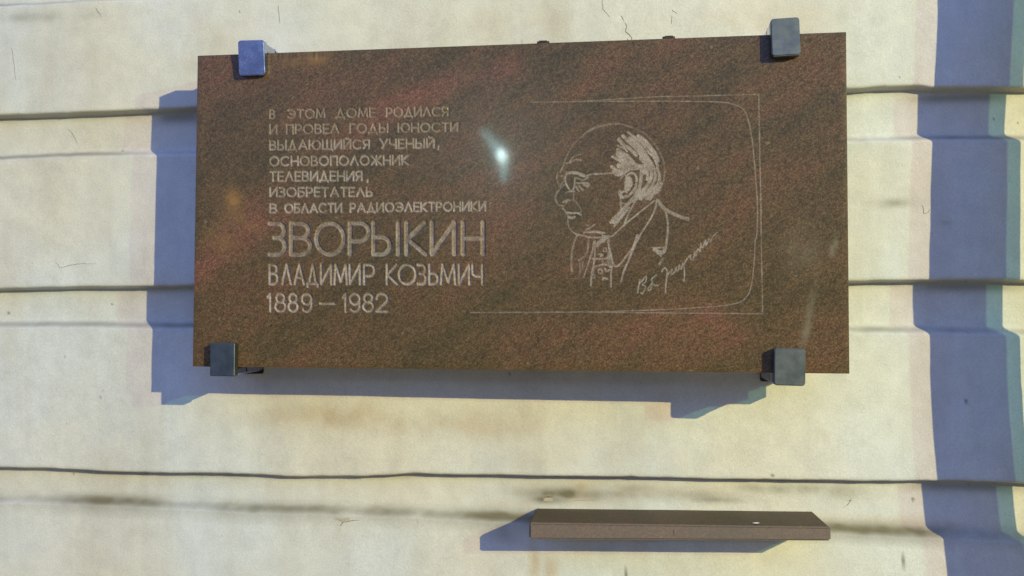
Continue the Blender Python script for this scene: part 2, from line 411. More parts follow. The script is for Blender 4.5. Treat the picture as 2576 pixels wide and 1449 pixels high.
# --- stroke alphabet, unit box (x 0..1 wide, y 0..1 up)
def arc(cx, cy, rx, ry, a0, a1, n=14):
    return [(cx+rx*math.cos(math.radians(a0+(a1-a0)*i/n)), cy+ry*math.sin(math.radians(a0+(a1-a0)*i/n))) for i in range(n+1)]
def bowl(y0, y1, x0=0., x1=1., n=10):
    r = (y1-y0)/2; k = min(.62, .5)
    return [(x0, y1)]+arc(x1-k*(x1-x0), (y0+y1)/2, k*(x1-x0), r, 90, -90, n)+[(x0, y0)]
def box(*p): return [list(p)]
G = {
 'А': (.92, [[(0, 0), (.5, 1), (1, 0)], [(.2, .34), (.8, .34)]]),
 'Б': (.66, [[(.95, 1), (0, 1), (0, 0)], bowl(0, .56)]),
 'В': (.66, [[(0, 0), (0, 1)], bowl(.54, 1, 0, .9), bowl(0, .54)]),
 'Г': (.55, [[(0, 0), (0, 1), (1, 1)]]),
 'Д': (.95, [[(0, -.14), (0, .02), (1, .02), (1, -.14)], [(.16, .02), (.5, 1), (.84, .02)]]),
 'Е': (.58, [[(1, 1), (0, 1), (0, 0), (1, 0)], [(0, .52), (.9, .52)]]),
 'Ж': (1.15, [[(.5, 0), (.5, 1)], [(.02, 1), (.42, .5), (0, 0)], [(.98, 1), (.58, .5), (1, 0)], [(.42, .5), (.58, .5)]]),
 'З': (.60, [[(0, 1)]+arc(.5, .77, .45, .23, 90, -90)+[(.3, .54)], [(.3, .54)]+arc(.5, .27, .5, .27, 90, -90)+[(0, 0)]]),
 'И': (.80, [[(0, 1), (0, 0), (1, 1), (1, 0)]]),
 'Й': (.80, [[(0, 1), (0, 0), (1, 1), (1, 0)], arc(.5, 1.22, .22, .1, 200, 340, 6)]),
 'К': (.72, [[(0, 0), (0, 1)], [(.95, 1), (.06, .48), (1, 0)]]),
 'Л': (.85, [[(0, 0), (.5, 1), (1, 0)]]),
 'М': (1.0, [[(0, 0), (.1, 1), (.5, .12), (.9, 1), (1, 0)]]),
 'Н': (.78, [[(0, 0), (0, 1)], [(1, 0), (1, 1)], [(0, .5), (1, .5)]]),
 'О': (1.02, [arc(.5, .5, .5, .5, 0, 360, 36)]),
 'П': (.75, [[(0, 0), (0, 1), (1, 1), (1, 0)]]),
 'Р': (.64, [[(0, 0), (0, 1)], bowl(.42, 1)]),
 'С': (.92, [arc(.56, .5, .56, .5, 48, 312, 24)]),
 'Т': (.68, [[(0, 1), (1, 1)], [(.5, 1), (.5, 0)]]),
 'У': (.78, [[(0, 1), (.52, .36)], [(1, 1), (.3, 0)]]),
 'Ч': (.70, [[(0, 1), (0, .62)]+arc(.5, .62, .5, .22, 180, 270, 8)+[(1, .40)], [(1, 1), (1, 0)]]),
 'Щ': (1.1, [[(0, 1), (0, 0), (1.05, 0), (1.05, -.16)], [(.46, 0), (.46, 1)], [(.92, 0), (.92, 1)]]),
 'Ы': (.92, [[(0, 1), (0, 0)], bowl(0, .55, 0, .66), [(1, 0), (1, 1)]]),
 'Ь': (.62, [[(0, 1), (0, 0)], bowl(0, .55)]),
 'Э': (.88, [arc(.44, .5, .56, .5, 132, -132, 24), [(.3, .5), (1, .5)]]),
 'Ю': (1.3, [[(0, 0), (0, 1)], [(0, .5), (.3, .5)], arc(.65, .5, .35, .5, 0, 360, 28)]),
 'Я': (.68, [[(1, 0), (1, 1)], [(1, 1)]+arc(.4, .72, .4, .28, 90, 270, 12)+[(1, .44)], [(.5, .44), (0, 0)]]),
 '1': (.28, [[(0, .8), (.9, 1), (.9, 0)]]),
 '8': (.62, [arc(.5, .76, .40, .24, 0, 360, 24), arc(.5, .27, .5, .27, 0, 360, 24)]),
 '9': (.62, [arc(.5, .70, .5, .30, 0, 360, 24), [(1, .70)]+arc(.5, .32, .5, .32, 0, -140, 12)]),
 '2': (.62, [[(.03, .72)]+arc(.5, .71, .46, .29, 165, -35, 14)+[(0, 0), (1, 0)]]),
 '—': (1.4, [[(0, .45), (1, .45)]]),
 ',': (.2, [[(.6, .12), (.2, -.2)]]),
}
strokes = []        # (owner id, polyline in picture px, width px, depth factor)
owners = []         # names of the parts
def put_char(ch, x0, x1, yt0, yb0, width, own=None):
    """draw ch in the picture-space box"""
    k = len(owners); owners.append('letter' if not ch.isdigit() else 'numeral')
    if ch in ',—': owners[-1] = 'punctuation_mark'
    for line in G[ch][1]:
        strokes.append((k, [(x0+(x1-x0)*u, yb0+(yt0-yb0)*v) for u, v in line], width, 1.0))
def put_word(word, x0, x1, L, width):
    """L = (left x, top, bottom, right x, top, bottom) of the whole line"""
    lx, lt, lb, rx, rt, rb = L
    gap = .30
    ws = [G[c][0] for c in word]; tot = sum(ws)+gap*(len(word)-1)
    k = (x1-x0)/tot; x = x0
    for c, w in zip(word, ws):
        t = (x-lx)/(rx-lx); yt, yb = lt+(rt-lt)*t, lb+(rb-lb)*t
        put_char(c, x, x+w*k, yt, yb, width); x += (w+gap)*k
o5 = lambda v: 662.9+.2331*v
LW = 5.5; FAINT = []
lines = [((679, 276, 297, 1129, 268.5, 290), [('В', 70, 128), ('ЭТОМ', 262, 672), ('ДОМЕ', 785, 1215), ('РОДИЛСЯ', 1330, 2000)]),
         ((679, 314, 336, 1152, 308, 329), [('И', 70, 152), ('ПРОВЕЛ', 250, 820), ('ГОДЫ', 935, 1350), ('ЮНОСТИ', 1455, 2105)]),
         ((679, 354, 376, 1094, 348.5, 370.5), [('ВЫДАЮЩИЙСЯ', 70, 1150), ('УЧЕНЫЙ', 1260, 1850), (',', 1885, 1905)]),
         ((679, 394, 416, 1029, 391, 413), [('ОСНОВОПОЛОЖНИК', 70, 1570)]),
         ((679, 432, 454.5, 912, 430.5, 453), [('ТЕЛЕВИДЕНИЯ', 70, 1070), (',', 1118, 1140)]),
         ((679, 472, 493.5, 938, 471.5, 493), [('ИЗОБРЕТАТЕЛЬ', 70, 1180)]),
         ((679, 513.5, 534.5, 1225, 507, 528.5), [('В', 70, 150), ('ОБЛАСТИ', 232, 850), ('РАДИОЭЛЕКТРОНИКИ', 937, 2405)])]
for L_, words in lines:
    for w, a, b in words: put_word(w, o5(a)+1.2, o5(b)-1.2, L_, LW)
    FAINT.append((len(owners), (.55, .62, .75, .95, .95, .95, 1.0)[len(FAINT)]))
for ch, a, b in [('З', 70, 232), ('В', 300, 508), ('О', 572, 868), ('Р', 935, 1140), ('Ы', 1190, 1455), ('К', 1545, 1750), ('И', 1820, 2062), ('Н', 2155, 2370)]:
    t = (a-70)/2300; put_char(ch, o5(a), o5(b), 561.5-2.5*t, 639.5-1.5*t, 12.5)
for ch, a, b in [('В', 70, 155), ('Л', 205, 300), ('А', 340, 440), ('Д', 480, 590), ('И', 625, 735), ('М', 770, 905), ('И', 935, 1045), ('Р', 1090, 1200),
                 ('К', 1335, 1445), ('О', 1465, 1645), ('З', 1668, 1755), ('Ь', 1795, 1885), ('М', 1920, 2075), ('И', 2115, 2225), ('Ч', 2260, 2365)]:
    put_char(ch, o5(a), o5(b), 666, 714, 7.6)
for ch, a, b in [('1', 50, 80), ('8', 132, 240), ('8', 275, 372), ('9', 420, 522), ('—', 612, 770), ('1', 862, 892), ('9', 938, 1042), ('8', 1082, 1188), ('2', 1222, 1345)]:
    put_char(ch, o5(a), o5(b), 739, 783, 7.0)

# --- the engraved profile, its signature and the curved screen-shaped outline
mA = lambda p: (1365.3+.14703*p[0], 292+.14703*p[1])
mB = lambda p: (1183.8+.30637*p[0], 197.3+.30637*p[1])
mB2 = lambda p: (1183.8+.30637*p[0], 473.5+.30637*p[1])
mS = lambda p: (1562.6+.1307*p[0], 568.2+.1307*p[1])
def smooth(pts, n=5):
    if len(pts) < 3: return pts
    P = [pts[0]]+list(pts)+[pts[-1]]; out = []
    for i in range(1, len(P)-2):
        for k in range(n):
            t = k/n; a, b, c, d = P[i-1], P[i], P[i+1], P[i+2]
            out.append(tuple(.5*((2*b[j])+(-a[j]+c[j])*t+(2*a[j]-5*b[j]+4*c[j]-d[j])*t*t+(-a[j]+3*b[j]-3*c[j]+d[j])*t**3) for j in (0, 1)))
    out.append(pts[-1]); return out
def draw(own, m, pts, w, strength=1.0): strokes.append((own, smooth([m(p) for p in pts]), w, strength))
FACE = len(owners); owners.append('engraved_portrait')
for pts, w, s in [
    ([(350, 870), (375, 780), (430, 640), (500, 520), (560, 450), (640, 380), (740, 290), (850, 220), (1000, 180), (1130, 150)], 2.2, .6),
    ([(740, 285), (850, 215), (1000, 165), (1150, 135), (1300, 128)], 4.5, .4),
    ([(1150, 140), (1300, 130), (1450, 165), (1600, 215), (1750, 300), (1880, 430), (1980, 570), (2060, 740), (2090, 900), (2080, 1050), (2040, 1200), (1980, 1350)], 3.5, .30),
    ([(1460, 270), (1600, 380), (1720, 470), (1800, 600), (1900, 700), (1970, 850)], 5.5, 1),
    ([(1640, 340), (1760, 430), (1850, 540), (1930, 650), (1975, 760)], 9, .9), ([(1780, 480), (1880, 600), (1940, 720)], 8, .9),
    ([(1380, 340), (1480, 440), (1600, 540), (1700, 680), (1780, 800)], 9, 1), ([(1310, 400), (1400, 500), (1500, 560), (1600, 660)], 9, 1),
    ([(1500, 390), (1620, 480), (1700, 580), (1780, 720), (1860, 840)], 13, 1), ([(1290, 500), (1380, 545), (1450, 600)], 4, .9),
    ([(1290, 570), (1370, 630), (1470, 700), (1560, 800)], 9, 1), ([(1290, 640), (1380, 730), (1480, 800), (1700, 880)], 12, 1),
    ([(1200, 690), (1300, 745), (1420, 830), (1560, 890)], 7, 1), ([(1310, 845), (1420, 880), (1600, 880), (1800, 850)], 12, 1),
    ([(1180, 860), (1270, 920), (1370, 940)], 7, 1), ([(1230, 950), (1300, 990), (1380, 950), (1480, 890)], 12, 1),
    ([(1700, 720), (1790, 800), (1850, 880)], 14, 1),
    ([(1770, 860), (1800, 980), (1790, 1080)], 6, 1), ([(1700, 880), (1690, 1030), (1670, 1170), (1650, 1270)], 8, 1), ([(1740, 880), (1750, 960)], 10, 1),
    ([(1840, 870), (1870, 980), (1840, 1100), (1780, 1200), (1700, 1290)], 8, 1), ([(1900, 870), (1935, 1000), (1910, 1120), (1830, 1240), (1740, 1340)], 6, 1),
    ([(1960, 880), (2000, 1000), (1990, 1120), (1930, 1230), (1850, 1330)], 6, 1), ([(1850, 1290), (1750, 1340), (1680, 1400)], 12, 1), ([(1640, 1290), (1590, 1370), (1540, 1440)], 12, 1),
    ([(1960, 1250), (1900, 1330), (1840, 1420)], 7, .9), ([(1540, 1300), (1600, 1240)], 5, 1),
    # ear
    ([(1470, 1080), (1490, 1150), (1450, 1230)], 15, 1), ([(1440, 1090), (1430, 1180)], 8, 1), ([(1430, 1020), (1490, 980), (1550, 970), (1600, 1020), (1610, 1110), (1595, 1200), (1540, 1290), (1470, 1370)], 5, 1),
    ([(1320, 1290), (1330, 1350), (1380, 1390), (1440, 1370)], 7, .9), ([(1340, 1320), (1400, 1280), (1440, 1300)], 4, .9), ([(1330, 1080), (1370, 1030), (1420, 980)], 2.4, .8),
    # spectacles, eye and brow
    ([(420, 970), (500, 965), (600, 975), (700, 1010)], 7, .9), ([(640, 1010), (720, 1030), (850, 990), (1050, 985), (1225, 958)], 4.5, .9), ([(410, 990), (385, 1090), (425, 1200), (490, 1280), (530, 1240), (548, 1150), (552, 1060)], 4, .9),
    ([(580, 1055), (690, 1090), (780, 1050)], 3, .8), ([(590, 1145), (700, 1140), (785, 1155), (770, 1200), (690, 1160)], 4.5, .9), ([(570, 1200), (620, 1280)], 4, .8), ([(620, 1190), (690, 1260)], 4, .8), ([(400, 1310), (460, 1290), (540, 1285)], 3.5, .8),
    ([(260, 970), (245, 1050), (265, 1140), (300, 1200)], 3.2, .6), ([(300, 1190), (350, 1120), (375, 1060), (400, 1000)], 3, .6), ([(310, 1020), (350, 1030)], 4, .6),
    ([(470, 770), (540, 690), (650, 650)], 2.4, .7), ([(470, 785), (560, 745), (660, 750)], 2.4, .7), ([(400, 805), (480, 800)], 2.6, .8), ([(350, 860), (300, 960)], 3, .5)]:
    draw(FACE, mA, pts, w, s)
for pts, w, s in [
    ([(775, 870), (735, 905), (705, 950), (700, 1000), (725, 1038), (765, 1045)], 3.2, .52), ([(760, 1020), (800, 1003), (850, 1000), (885, 1035), (910, 1080), (900, 1100)], 2.2, .5), ([(765, 1012), (800, 1000)], 6, .7), ([(785, 1020), (795, 1005)], 4, .7),
    ([(850, 930), (845, 1000)], 2.2, .6), ([(795, 1100), (840, 1105), (875, 1103), (905, 1118)], 4, .9), ([(812, 1140), (835, 1145), (855, 1138)], 5.5, .9), ([(765, 1070), (775, 1090), (800, 1125), (800, 1180), (815, 1232), (865, 1278)], 2.4, .6),
    ([(755, 1065), (775, 1085)], 4, .6), ([(865, 1278), (930, 1290), (1000, 1305), (1150, 1300)], 3.6, .8), ([(1015, 1200), (985, 1225), (955, 1240), (930, 1270)], 2.8, .85), ([(950, 1200), (975, 1212)], 2, .7),
    ([(945, 1262), (1020, 1262), (1100, 1268)], 4, .9), ([(1080, 1285), (1130, 1300), (1170, 1292)], 3, .8),
    ([(1170, 1290), (1270, 1195), (1400, 1090), (1510, 1003)], 3.0, 1), ([(1265, 1192), (1300, 1105), (1335, 1040), (1370, 990)], 2.8, 1),
    ([(1155, 1178), (1210, 1120), (1265, 1060), (1330, 990), (1400, 930)], 8, 1), ([(1180, 1185), (1240, 1130), (1300, 1060)], 7, 1), ([(1180, 1215), (1230, 1155), (1290, 1085)], 3, .9), ([(1150, 1180), (1165, 1170)], 4, 1),
    ([(1380, 960), (1450, 930), (1520, 890)], 12, .95), ([(1450, 985), (1530, 930), (1570, 860)], 8, .8), ([(1235, 950), (1235, 1010), (1275, 1030), (1310, 1010)], 3.5, .8), ([(1235, 1020), (1240, 1070)], 5, .8),
    ([(1530, 990), (1520, 1060), (1480, 1150), (1400, 1275), (1370, 1330)], 3.2, 1)]:
    draw(FACE, mB, pts, w, s)
for pts, w, s in [
    ([(1370, 430), (1345, 480), (1300, 590), (1260, 680), (1238, 765)], 4, 1), ([(1345, 470), (1290, 545), (1240, 610), (1195, 642), (1172, 610), (1145, 520), (1130, 430)], 3.4, 1), ([(1370, 385), (1335, 490), (1310, 560)], 5, 1),
    ([(1540, 100), (1590, 165), (1680, 215), (1785, 252)], 8, .7), ([(1590, 150), (1612, 220), (1622, 330), (1605, 480)], 4.5, .75), ([(1500, 490), (1600, 485)], 3.6, .8), ([(1510, 500), (1570, 530), (1600, 495)], 9, .75), ([(1495, 485), (1540, 535), (1565, 555)], 3, .9), ([(1585, 578), (1552, 620)], 5, .7),
    ([(880, 380), (850, 450), (830, 560), (832, 680)], 4.5, .55), ([(970, 400), (965, 480), (950, 545), (888, 590)], 3, .6), ([(1012, 440), (1000, 520), (960, 640), (930, 728)], 3.2, .85), ([(1022, 430), (1020, 580), (995, 700), (990, 800)], 3, .85),
    ([(1140, 420), (1140, 480), (1165, 600), (1155, 700), (1156, 808)], 3.4, .9), ([(1040, 465), (1080, 425), (1130, 400)], 9, .75), ([(1060, 445), (1100, 425)], 8, .7), ([(1000, 575), (1060, 580), (1120, 575), (1150, 555)], 4, .7), ([(1030, 640), (1100, 625), (1150, 640)], 4, .7), ([(1140, 520), (1140, 600), (1150, 640)], 9, .55),
    (arc(1105, 505, 14, 15, 0, 360, 10), 2.4, .9), ([(1050, 540), (1085, 542), (1070, 560)], 3.5, .9), (arc(1066, 680, 17, 18, 0, 360, 10), 3, .9), (arc(1010, 722, 14, 16, 0, 360, 8), 3, .7), ([(1105, 660), (1120, 680), (1140, 670)], 4, .7), ([(1085, 750), (1095, 735), (1125, 745)], 3.4, 1),
    ([(1020, 640), (1010, 690)], 5, .6), ([(1085, 600), (1090, 630)], 4, .5), ([(900, 615), (900, 705)], 3, .5), ([(925, 605), (915, 660)], 3, .5), ([(930, 365), (1000, 350), (1095, 362)], 2.6, .8)]:
    draw(FACE, mB2, pts, w, s)
SIGN = len(owners); owners.append('engraved_signature')
for pts, w in [([(322, 1285), (345, 1140), (368, 1040)], 3.0), ([(360, 1100), (420, 1040), (482, 965), (478, 1060), (415, 1130), (468, 1160), (458, 1230), (412, 1300), (378, 1285)], 2.2),
    ([(680, 945), (590, 1020), (605, 1080), (560, 1150), (520, 1205), (545, 1245), (580, 1190), (610, 1110), (650, 1150), (715, 1135)], 2.2),
    ([(785, 880), (820, 820), (855, 808), (885, 850), (890, 940), (868, 1110), (857, 1280)], 2.8), ([(880, 970), (940, 880), (985, 840), (960, 920), (1000, 920), (1040, 870), (1070, 800), (1060, 860), (1100, 850), (1125, 750), (1140, 820), (1165, 820), (1190, 720), (1212, 770), (1222, 900), (1215, 1050), (1190, 1035), (1235, 1040)], 2.2),
    ([(1215, 730), (1260, 650), (1300, 600), (1340, 560), (1345, 640), (1395, 620), (1420, 500), (1440, 575), (1480, 440), (1520, 490), (1540, 330), (1570, 420), (1630, 270), (1640, 370), (1700, 240), (1730, 300), (1765, 215), (1838, 132)], 2.6)]:
    draw(SIGN, mS, pts, w, .95)
FL = len(owners); owners.append('engraved_line')
strokes.append((FL, [mB(p) for p in [(485, 195), (1100, 186), (1700, 186)]]+smooth([mB(p) for p in [(1700, 186), (2050, 193), (2160, 212), (2250, 262), (2295, 400), (2320, 560), (2345, 850), (2358, 1100), (2350, 1300)]]+[mB2(p) for p in [(2340, 420), (2330, 600), (2310, 780), (2275, 880), (2180, 945), (1900, 978), (1400, 1003), (1000, 1015)]])+[mB2((0, 1020))], 1.7, .62))
FL2 = len(owners); owners.append('engraved_line')
strokes.append((FL2, [mB(p) for p in [(850, 190), (1500, 150), (2368, 130), (2376, 600), (2385, 1000), (2390, 1420)]]+[mB2(p) for p in [(2390, 540), (2400, 1030), (1700, 1024), (1000, 1016)]], 1.7, .62))

# --- height field of the front face
hx, hz = PW/2, PH/2
def dense(lo, hi, a, b, st, cs):
    return np.concatenate([np.linspace(lo, a, max(2, int((a-lo)/cs)))[:-1], np.arange(a, b, st), np.linspace(b, hi, max(2, int((hi-b)/cs)))])
ax0, ax1 = pl(668, 500)[0], pl(1930, 500)[0]
az0, az1 = pl(1300, 800)[1], pl(1900, 225)[1]
gx = dense(-hx, hx, ax0, ax1, .00084, .006); gz = dense(-hz, hz, az0, az1, .00084, .006)
# the outermost ring is a small arris
gx = np.concatenate([[-hx], gx[1:-1], [hx]])
GXX, GZZ = np.meshgrid(gx, gz)
H = np.zeros_like(GXX); EN = np.zeros_like(GXX); OW = np.full(GXX.shape, -1, dtype=np.int32); BD = np.full(GXX.shape, 1e9)
for own, line, w, s in strokes:
    P = [pl(a, b) for a, b in line]; hw = w*PS/2
    vgroove = own < FACE
    fa = next((f for n_, f in FAINT if own < n_), 1.0)
    for (x0, z0), (x1, z1) in zip(P[:-1], P[1:]):
        m = hw*1.0+.0022
        i0, i1 = np.searchsorted(gx, (min(x0, x1)-m, max(x0, x1)+m)); j0, j1 = np.searchsorted(gz, (min(z0, z1)-m, max(z0, z1)+m))
        if i1 <= i0 or j1 <= j0: continue
        sl = (slice(j0, j1), slice(i0, i1))
        d = segdist(GXX[sl], GZZ[sl], x0, z0, x1, z1)
        e = sst(hw+.0010, hw-.0007, d)
        if vgroove: h = np.minimum(np.clip(hw+.0002-d, 0, None)*1.25, .0013 if w < 6 else .0022)
        else: h = e*.0006*s
        H[sl] = np.maximum(H[sl], h); EN[sl] = np.maximum(EN[sl], e*(s if not vgroove else (.66 if w > 9 else .95)*fa))
        near = (d-hw < BD[sl]) & (d < hw+.0016)
        o_ = OW[sl]; o_[near] = own; OW[sl] = o_; b_ = BD[sl]; b_[near] = (d-hw)[near]; BD[sl] = b_
# weathering: uneven wear of the engraving
wear = .22+1.15*fbm(GXX, GZZ, .010, 777, 3)
EN = np.clip(EN*wear, 0, 1)
# red veins of this particular slab
red = np.zeros_like(GXX)
def vein(a, b, c, d, r, amp, seed):
    global red
    x0, z0 = pl(a, b); x1, z1 = pl(c, d)
    q = segdist(GXX, GZZ, x0, z0, x1, z1)/(r*PS)
    red = np.maximum(red, np.exp(-q*q)*amp*np.clip(1.5*fbm(GXX*.8+GZZ*.6, (GZZ*.8-GXX*.6)*3, .12, seed)+.15, 0, 1.1))
for v_ in [(960, 275, 1290, 165, 36, .95, 1), (490, 690, 640, 560, 46, 1.0, 2), (600, 600, 760, 520, 38, .6, 3), (860, 360, 1060, 260, 30, .65, 4), (760, 300, 960, 180, 40, .35, 5), (1200, 470, 1330, 400, 28, .5, 6),
           (1280, 860, 1800, 800, 50, .55, 7), (1780, 800, 1840, 840, 40, .8, 8), (1380, 900, 1700, 830, 30, .5, 9), (1320, 700, 1600, 640, 40, .25, 10), (1140, 600, 1330, 520, 40, .35, 11), (520, 700, 560, 640, 30, .8, 12), (1500, 350, 1700, 260, 60, .2, 13), (2000, 880, 2110, 820, 40, .3, 14), (560, 240, 700, 190, 50, .3, 15)]:
    vein(*v_)
def pblob(a, b, ra, rb, amp, ang=0, seed=1, hard=False):
    x0, z0 = pl(a, b); dx, dz = GXX-x0, GZZ-z0; c, s = math.cos(ang), math.sin(ang)
    u, v = (dx*c+dz*s)/(ra*PS), (-dx*s+dz*c)/(rb*PS)
    return np.exp(-(u*u+v*v))*amp*np.clip(fbm(GXX, GZZ, .02, seed)*2-.2, 0, 1.3)
ochre_glow = pblob(586, 500, 17, 24, .8, seed=51)+pblob(560, 610, 50, 26, .35, -.6, seed=55)+pblob(620, 560, 60, 14, .3, -.6, seed=56)+pblob(735, 150, 60, 16, .55, seed=52)+pblob(800, 146, 22, 12, .8, seed=53)+pblob(575, 540, 30, 40, .2, seed=54)  # ochre stone tints, with the orange lamps' reflections painted into the colour
soot = np.zeros_like(GXX)
for a in (683, 700, 710, 729, 737, 745, 760, 790, 803, 811): soot += pblob(a, 141, 3, rs.uniform(6, 14), .8, seed=61)
soot += pblob(500, 136, 6, 12, .4, seed=63)
lich = pblob(2033, 800, 7, 62, .9, -.20, seed=71)+pblob(2015, 630, 42, 60, .28, seed=75)+pblob(2098, 620, 5, 26, .9, -.25, seed=72)+pblob(2030, 830, 9, 20, .5, seed=73)
fy = H + (fbm(GXX, GZZ, .3, 91, 2)-.5)*.0004
edge = np.minimum(np.minimum(GXX+hx, hx-GXX), np.minimum(GZZ+hz, hz-GZZ))
fy = fy+np.clip(.0012-edge, 0, None)*.9
ny, nx_ = GXX.shape
PV = np.stack([GXX, fy, GZZ], -1).reshape(-1, 3)
pid = np.arange(ny*nx_).reshape(ny, nx_)
PQ = np.stack([pid[:-1, :-1], pid[:-1, 1:], pid[1:, 1:], pid[1:, :-1]], -1).reshape(-1, 4)
qo = np.stack([OW[:-1, :-1], OW[:-1, 1:], OW[1:, 1:], OW[1:, :-1]], -1).reshape(-1, 4).max(1)
PA = {'engraved': EN.ravel(), 'red': np.clip(red, 0, 1).ravel(), 'ochre_glow': np.clip(ochre_glow, 0, 1).ravel(), 'soot': np.clip(soot, 0, 1).ravel(), 'lichen': np.clip(lich, 0, 1).ravel()}
order = np.argsort(qo, kind='stable'); qs = qo[order]; PQs = PQ[order]
for own in range(-1, len(owners)):
    a, b = np.searchsorted(qs, own), np.searchsorted(qs, own+1)
    if b <= a: continue
    if own >= 0:
        submesh(owners[own], PV, PQs[a:b], GRANITE, plaque, PA)
    else:
        front = submesh('slab', PV, PQs[a:b], GRANITE, plaque, PA)
# sides and back of the slab
TH = .028
ring = np.concatenate([pid[0, :], pid[1:, -1], pid[-1, -2::-1], pid[-2:0:-1, 0]])
rv = PV[ring]; n = len(ring)
bv = rv.copy(); bv[:, 1] = TH
vv = np.concatenate([rv, bv]); ii = np.arange(n); jj = (ii+1) % n
mesh_obj('slab_edge', vv, np.stack([ii, ii+n, jj+n, jj], -1), GRANITE, plaque, False, {k: np.zeros(2*n) for k in PA})
v, f = [(-hx, TH, -hz), (hx, TH, -hz), (hx, TH, hz), (-hx, TH, hz)], [[0, 3, 2, 1]]
mesh_obj('slab_back', v, f, DULL, plaque, False)

# two stub ends of the hanging hooks just showing over the top edge
for a, b in [(1365, 107), (1683, 95)]:
    x, z = pl(a, b)
    bm = bmesh.new(); bmesh.ops.create_cube(bm, size=1)
    bmesh.ops.scale(bm, vec=(.021, .016, .014), verts=bm.verts); bmesh.ops.bevel(bm, geom=bm.edges[:]+bm.verts[:], offset=.004, segments=2)
    bmesh.ops.translate(bm, vec=(x, .014, z-.0015), verts=bm.verts)
    me = bpy.data.meshes.new('hanging_hook'); bm.to_mesh(me); bm.free(); me.materials.append(DARKSTEEL)
    o = bpy.data.objects.new('hanging_hook', me); C.objects.link(o); o.parent = plaque

# ------------------------------------------------------------------ four steel clamps that hold the plaque off the wall
def rounded_slab(name, w, h, y0, y1, r, mat, parent, bev=.0016):
    bm = bmesh.new(); pts = []
    for cx0, cz0, a0 in ((w/2-r, h/2-r, 0), (-w/2+r, h/2-r, 90), (-w/2+r, -h/2+r, 180), (w/2-r, -h/2+r, 270)):
        for k in range(7):
            a = math.radians(a0+90*k/6); pts.append((cx0+r*math.cos(a), cz0+r*math.sin(a)))
    vs = [bm.verts.new((x, y0, z)) for x, z in pts]; fc = bm.faces.new(vs)
    e = bmesh.ops.extrude_face_region(bm, geom=[fc]); nv = [g for g in e['geom'] if isinstance(g, bmesh.types.BMVert)]
    bmesh.ops.translate(bm, vec=(0, y1-y0, 0), verts=nv)
    bmesh.ops.recalc_face_normals(bm, faces=bm.faces)
    ed = [e for e in bm.edges if abs(e.verts[0].co.y-e.verts[1].co.y) < 1e-6]
    bmesh.ops.bevel(bm, geom=ed, offset=bev, segments=3, affect='EDGES')
    me = bpy.data.meshes.new(name); bm.to_mesh(me); bm.free(); me.materials.append(mat)
    o = bpy.data.objects.new(name, me); C.objects.link(o); o.parent = parent; return o
def clamp_at(a0, b0, a1, b1, up, label, rot=(0, 0, 0), rr=.0055, smat=None):
    smat = smat or DULLSTEEL
    """front plate fills the picture box (a0,b0)-(a1,b1) on a plane 16 mm before the plaque"""
    y = -.12-.016
    P0, P1 = unp(a0, b0, y), unp(a1, b1, y)
    # depth of the plaque here
    mid = (P0+P1)/2; w, h = abs(P1[0]-P0[0]), abs(P0[2]-P1[2])
    t = ((mid-PO)@ex)*ex+((mid-PO)@ez)*ez+PO; y = t[1]-.016
    P0, P1 = unp(a0, b0, y), unp(a1, b1, y); mid = (P0+P1)/2; w, h = abs(P1[0]-P0[0]), abs(P0[2]-P1[2])
    e = bpy.data.objects.new('steel_clamp', None); C.objects.link(e); e.location = (mid[0], y, mid[2])
    tag(e, label, 'clamp', group='steel clamps gripping the plaque')
    fp = rounded_slab('face_plate', w, h, 0, .0155, rr, smat, e); fp.rotation_euler = rot
    # arm from the plate back to the wall, just clear of the slab's edge
    zi = (pl((a0+a1)/2, 0), )
    edge_w = PO+ez*(hz if up else -hz)+ex*((mid-PO)@ex)
    lz = edge_w[2]-mid[2]
    if up: z0, z1 = lz+.0006, h/2-.0008
    else: z0, z1 = -h/2+.0008, lz-.0006
    arm = rounded_slab('arm', w-.003, abs(z1-z0), .012, -y+.02, min(.004, abs(z1-z0)*.3), STEEL, e, .0006)
    arm.location = (0, 0, (z0+z1)/2)
    arm2 = rounded_slab('wall_flange', w-.002, abs(z1-z0)+.012, -y-.004, -y+.01, .004, DARKSTEEL, e, .0006); arm2.location = (0, 0, (z0+z1)/2)
    back = rounded_slab('back_jaw', w-.003, h*.8, .052, .058, .003, STEEL, e, .0006)
    back.location = (0, 0, (h*.1 if up else -h*.1)*1)
clamp_at(600, 103, 665, 187, True, 'steel clamp on the top edge near the left corner, its face reflecting bright blue', rot=(.11, 0, .03), smat=STEEL)
clamp_at(1940, 45, 2013, 139, True, 'grey-blue steel clamp on the top edge near the right corner', rot=(-.045, math.radians(-1.6), -.03))
clamp_at(528, 863, 590, 947, False, 'dark steel clamp on the bottom edge near the left corner', rr=.002)
clamp_at(1947, 876, 2027, 971, False, 'dark grey steel clamp on the bottom edge near the right corner', rot=(0, math.radians(1), 0))

